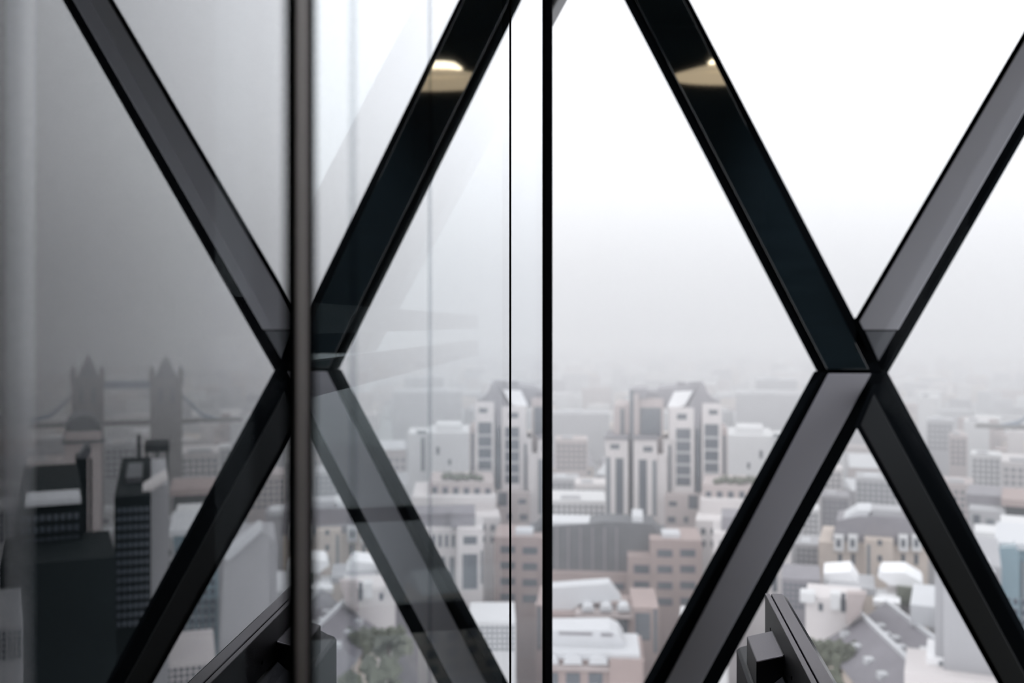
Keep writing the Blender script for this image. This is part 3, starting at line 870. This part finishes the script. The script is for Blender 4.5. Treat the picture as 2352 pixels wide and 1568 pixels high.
# --- trees
def tree(label, px, py, Rg, size):
    a, z = direct(px, py, Rg)
    root = empty('street_tree', (Rg * math.sin(a), Rg * math.cos(a), GZ)); tag(root, label, 'tree', 'street trees')
    top = z - GZ
    mb = MB()
    for k in range(46):
        th, ph = random.uniform(0, 6.28), math.acos(random.uniform(-.8, 1))
        r = size * random.uniform(.55, 1.0)
        c = Vector((r * math.sin(ph) * math.cos(th), r * math.sin(ph) * math.sin(th), top - size + r * math.cos(ph) * .8))
        s_ = size * random.uniform(.22, .38)
        d = [Vector(v) * s_ for v in ((1, 0, 0), (-1, 0, 0), (0, 1, 0), (0, -1, 0), (0, 0, 1), (0, 0, -1))]
        rot = Matrix.Rotation(random.uniform(0, 3), 3, Vector((random.random(), random.random(), random.random() + .1)).normalized())
        mb.poly([c + rot @ q for q in d], [(0, 2, 4), (2, 1, 4), (1, 3, 4), (3, 0, 4), (2, 0, 5), (1, 2, 5), (3, 1, 5), (0, 3, 5)])
    mb.build('crown', S['green'], root)
    MB().lathe([(.5, 0), (.3, top - size)], 8).build('trunk', S['trunk'], root)
tree('bushy green tree right beside the monitor edge', 1866, 1456, 160, 3.6)
tree('green tree below the cream gable house', 1932, 1462, 176, 3.6)
tree('dark tree at the bottom between monitor and slate roofs', 1905, 1530, 146, 5)

# --- rooftops filling the gaps
def filler(n, r0, r1, hmin, hmax, seed, things):
    rnd = random.Random(seed)
    for i in range(n):
        Rg = rnd.uniform(r0, r1)
        a = R(rnd.uniform(-4, 42))
        h = rnd.uniform(hmin, hmax)
        w, d = rnd.uniform(7, 17), rnd.uniform(6, 14)
        m = rnd.choice(['stone', 'stone2', 'white', 'grey', 'tan', 'slate2', 'pink', 'white'])
        yield Rg * math.sin(a), Rg * math.cos(a), -a + rnd.uniform(-.5, .5), w, d, h, m
taken, marks = [], []
bpy.context.view_layer.update()
for o in list(col.objects):
    if o.parent is None and o.type == 'EMPTY' and o.location.z < -50:
        pts = [c.matrix_world @ Vector(k) for c in o.children_recursive if c.type == 'MESH' for k in c.bound_box]
        if pts and 'tower_bridge' not in o.name:
            x0, x1 = min(q.x for q in pts), max(q.x for q in pts); y0, y1 = min(q.y for q in pts), max(q.y for q in pts)
            taken.append(((x0 + x1) / 2, (y0 + y1) / 2, math.hypot(x1 - x0, y1 - y0) / 2))
            if not o.name.startswith(('city_block', 'street_tree', 'pitched', 'mast', 'water')):
                marks.append(((x0 + x1) / 2, (y0 + y1) / 2, o.name.split('.')[0].replace('_', ' ')))
tbm = tb.root.matrix_world
for k in range(-6, 7):
    q = tbm @ Vector((k * 25.0, 8, 0)); taken.append((q.x, q.y, 26))
def free(x, y, r, keep=True):
    if any(math.hypot(x - a, y - b_) < r + c for a, b_, c in taken): return False
    if keep: taken.append((x, y, r))
    return True
for x, y, rz, w, d, h, m in filler(420, 270, 640, 10, 26, 3, True):
    if not free(x, y, math.hypot(w, d)): continue
    lx, ly, ln = min(marks, key=lambda q: math.hypot(q[0] - x, q[1] - y))
    da, dr = math.atan2(x, y) - math.atan2(lx, ly), math.hypot(x, y) - math.hypot(lx, ly)
    side = ('right of' if da > 0 else 'left of') if abs(da) * 400 > abs(dr) else ('far behind' if dr > 150 else 'behind' if dr > 0 else 'in front of')
    root = empty('low_city_house', (x, y, GZ), rz)
    MB().box(-w, w, -d, d, 0, h).build('walls', S[m], root)
    rm = random.choice(['slate2', 'roofwhite', 'grey', 'roofwhite'])
    pit = random.random() < .5
    cn = {'stone': 'pinkish', 'stone2': 'cream', 'white': 'white', 'grey': 'grey', 'tan': 'tan', 'slate2': 'dark', 'pink': 'pink'}[m]
    rn = {'slate2': 'violet', 'roofwhite': 'pale', 'grey': 'grey'}[rm]
    tag(root, '%s low house with %s %s roof %s the %s' % (cn, 'pitched' if pit else 'flat', rn, side, ln), 'house', 'small houses filling the foggy streets')
    if pit:
        MB().hexa([(-w - .3, -d - .3, h), (w + .3, -d - .3, h), (w + .3, 0, h + d * .5), (-w - .3, 0, h + d * .5)],
                  [(-w - .3, d + .3, h), (w + .3, d + .3, h), (w + .3, .1, h + d * .5), (-w - .3, .1, h + d * .5)]).build('roof', S[rm], root)
    else:
        MB().box(-w * .9, w * .9, -d * .9, d * .9, h, h + 1).build('roof', S[rm], root)
        MB().box(-w * .4, w * .1, -d * .4, d * .3, h + 1, h + 4).build('roof_plant', S['grey'], root)
    mb = MB()
    for k in range(5):
        for j in range(max(1, int(h / 4.5))):
            cx = -w + (k + .5) * 2 * w / 5; cz = 2.5 + j * 4.2
            if cz + 1.2 < h: mb.box(cx - w * .11, cx + w * .11, -d - .1, -d + .3, cz - 1.0, cz + 1.2)
    mb.build('window_rows', S['win'], root, kind='stuff')
groups = {}
for x, y, rz, w, d, h, m in filler(700, 640, 2600, 8, 26, 5, False):
    if not free(x, y, math.hypot(w, d), False): continue
    c, s_ = math.cos(rz), math.sin(rz)
    q = [(x + a * c - b_ * s_, y + a * s_ + b_ * c) for a, b_ in ((-w, -d), (w, -d), (w, d), (-w, d))]
    groups.setdefault(m, MB()).hexa([(u, v, GZ) for u, v in q], [(u, v, GZ + h) for u, v in q])
far = empty('far_rooftops', (0, 640, GZ))
tag(far, 'countless faint rooftops dissolving into fog towards the horizon', 'rooftops', kind='stuff')
for m, mb in groups.items():
    mb.v = [(a, b_ - 640, c - GZ) for a, b_, c in mb.v]
    mb.build('rooftop_mass', S[m], far, kind='stuff')

# ------------------------------------------------------------------ fog over the city
def fog_layer(name, dens, z0, z1, label):
    fm = bpy.data.materials.new(name)
    fm.use_nodes = True
    nt = fm.node_tree
    nt.nodes.clear()
    out = nt.nodes.new('ShaderNodeOutputMaterial')
    vs = nt.nodes.new('ShaderNodeVolumeScatter')
    vs.inputs['Color'].default_value = (0.975, 0.975, 1.0, 1)
    vs.inputs['Density'].default_value = dens
    nt.links.new(vs.outputs[0], out.inputs['Volume'])
    o = MB().box(-2000, 3800, 115, 3900, z0, z1).build('fog', fm)
    return tag(o, label, 'fog', kind='stuff')
fog_layer('fog above', 0.0028, -13.0, 110.0, 'dense pale fog veiling the tower tops and the horizon')
fog_layer('fog below', 0.0011, GZ - 1, -13.05, 'thin pale haze over the streets and low roofs')
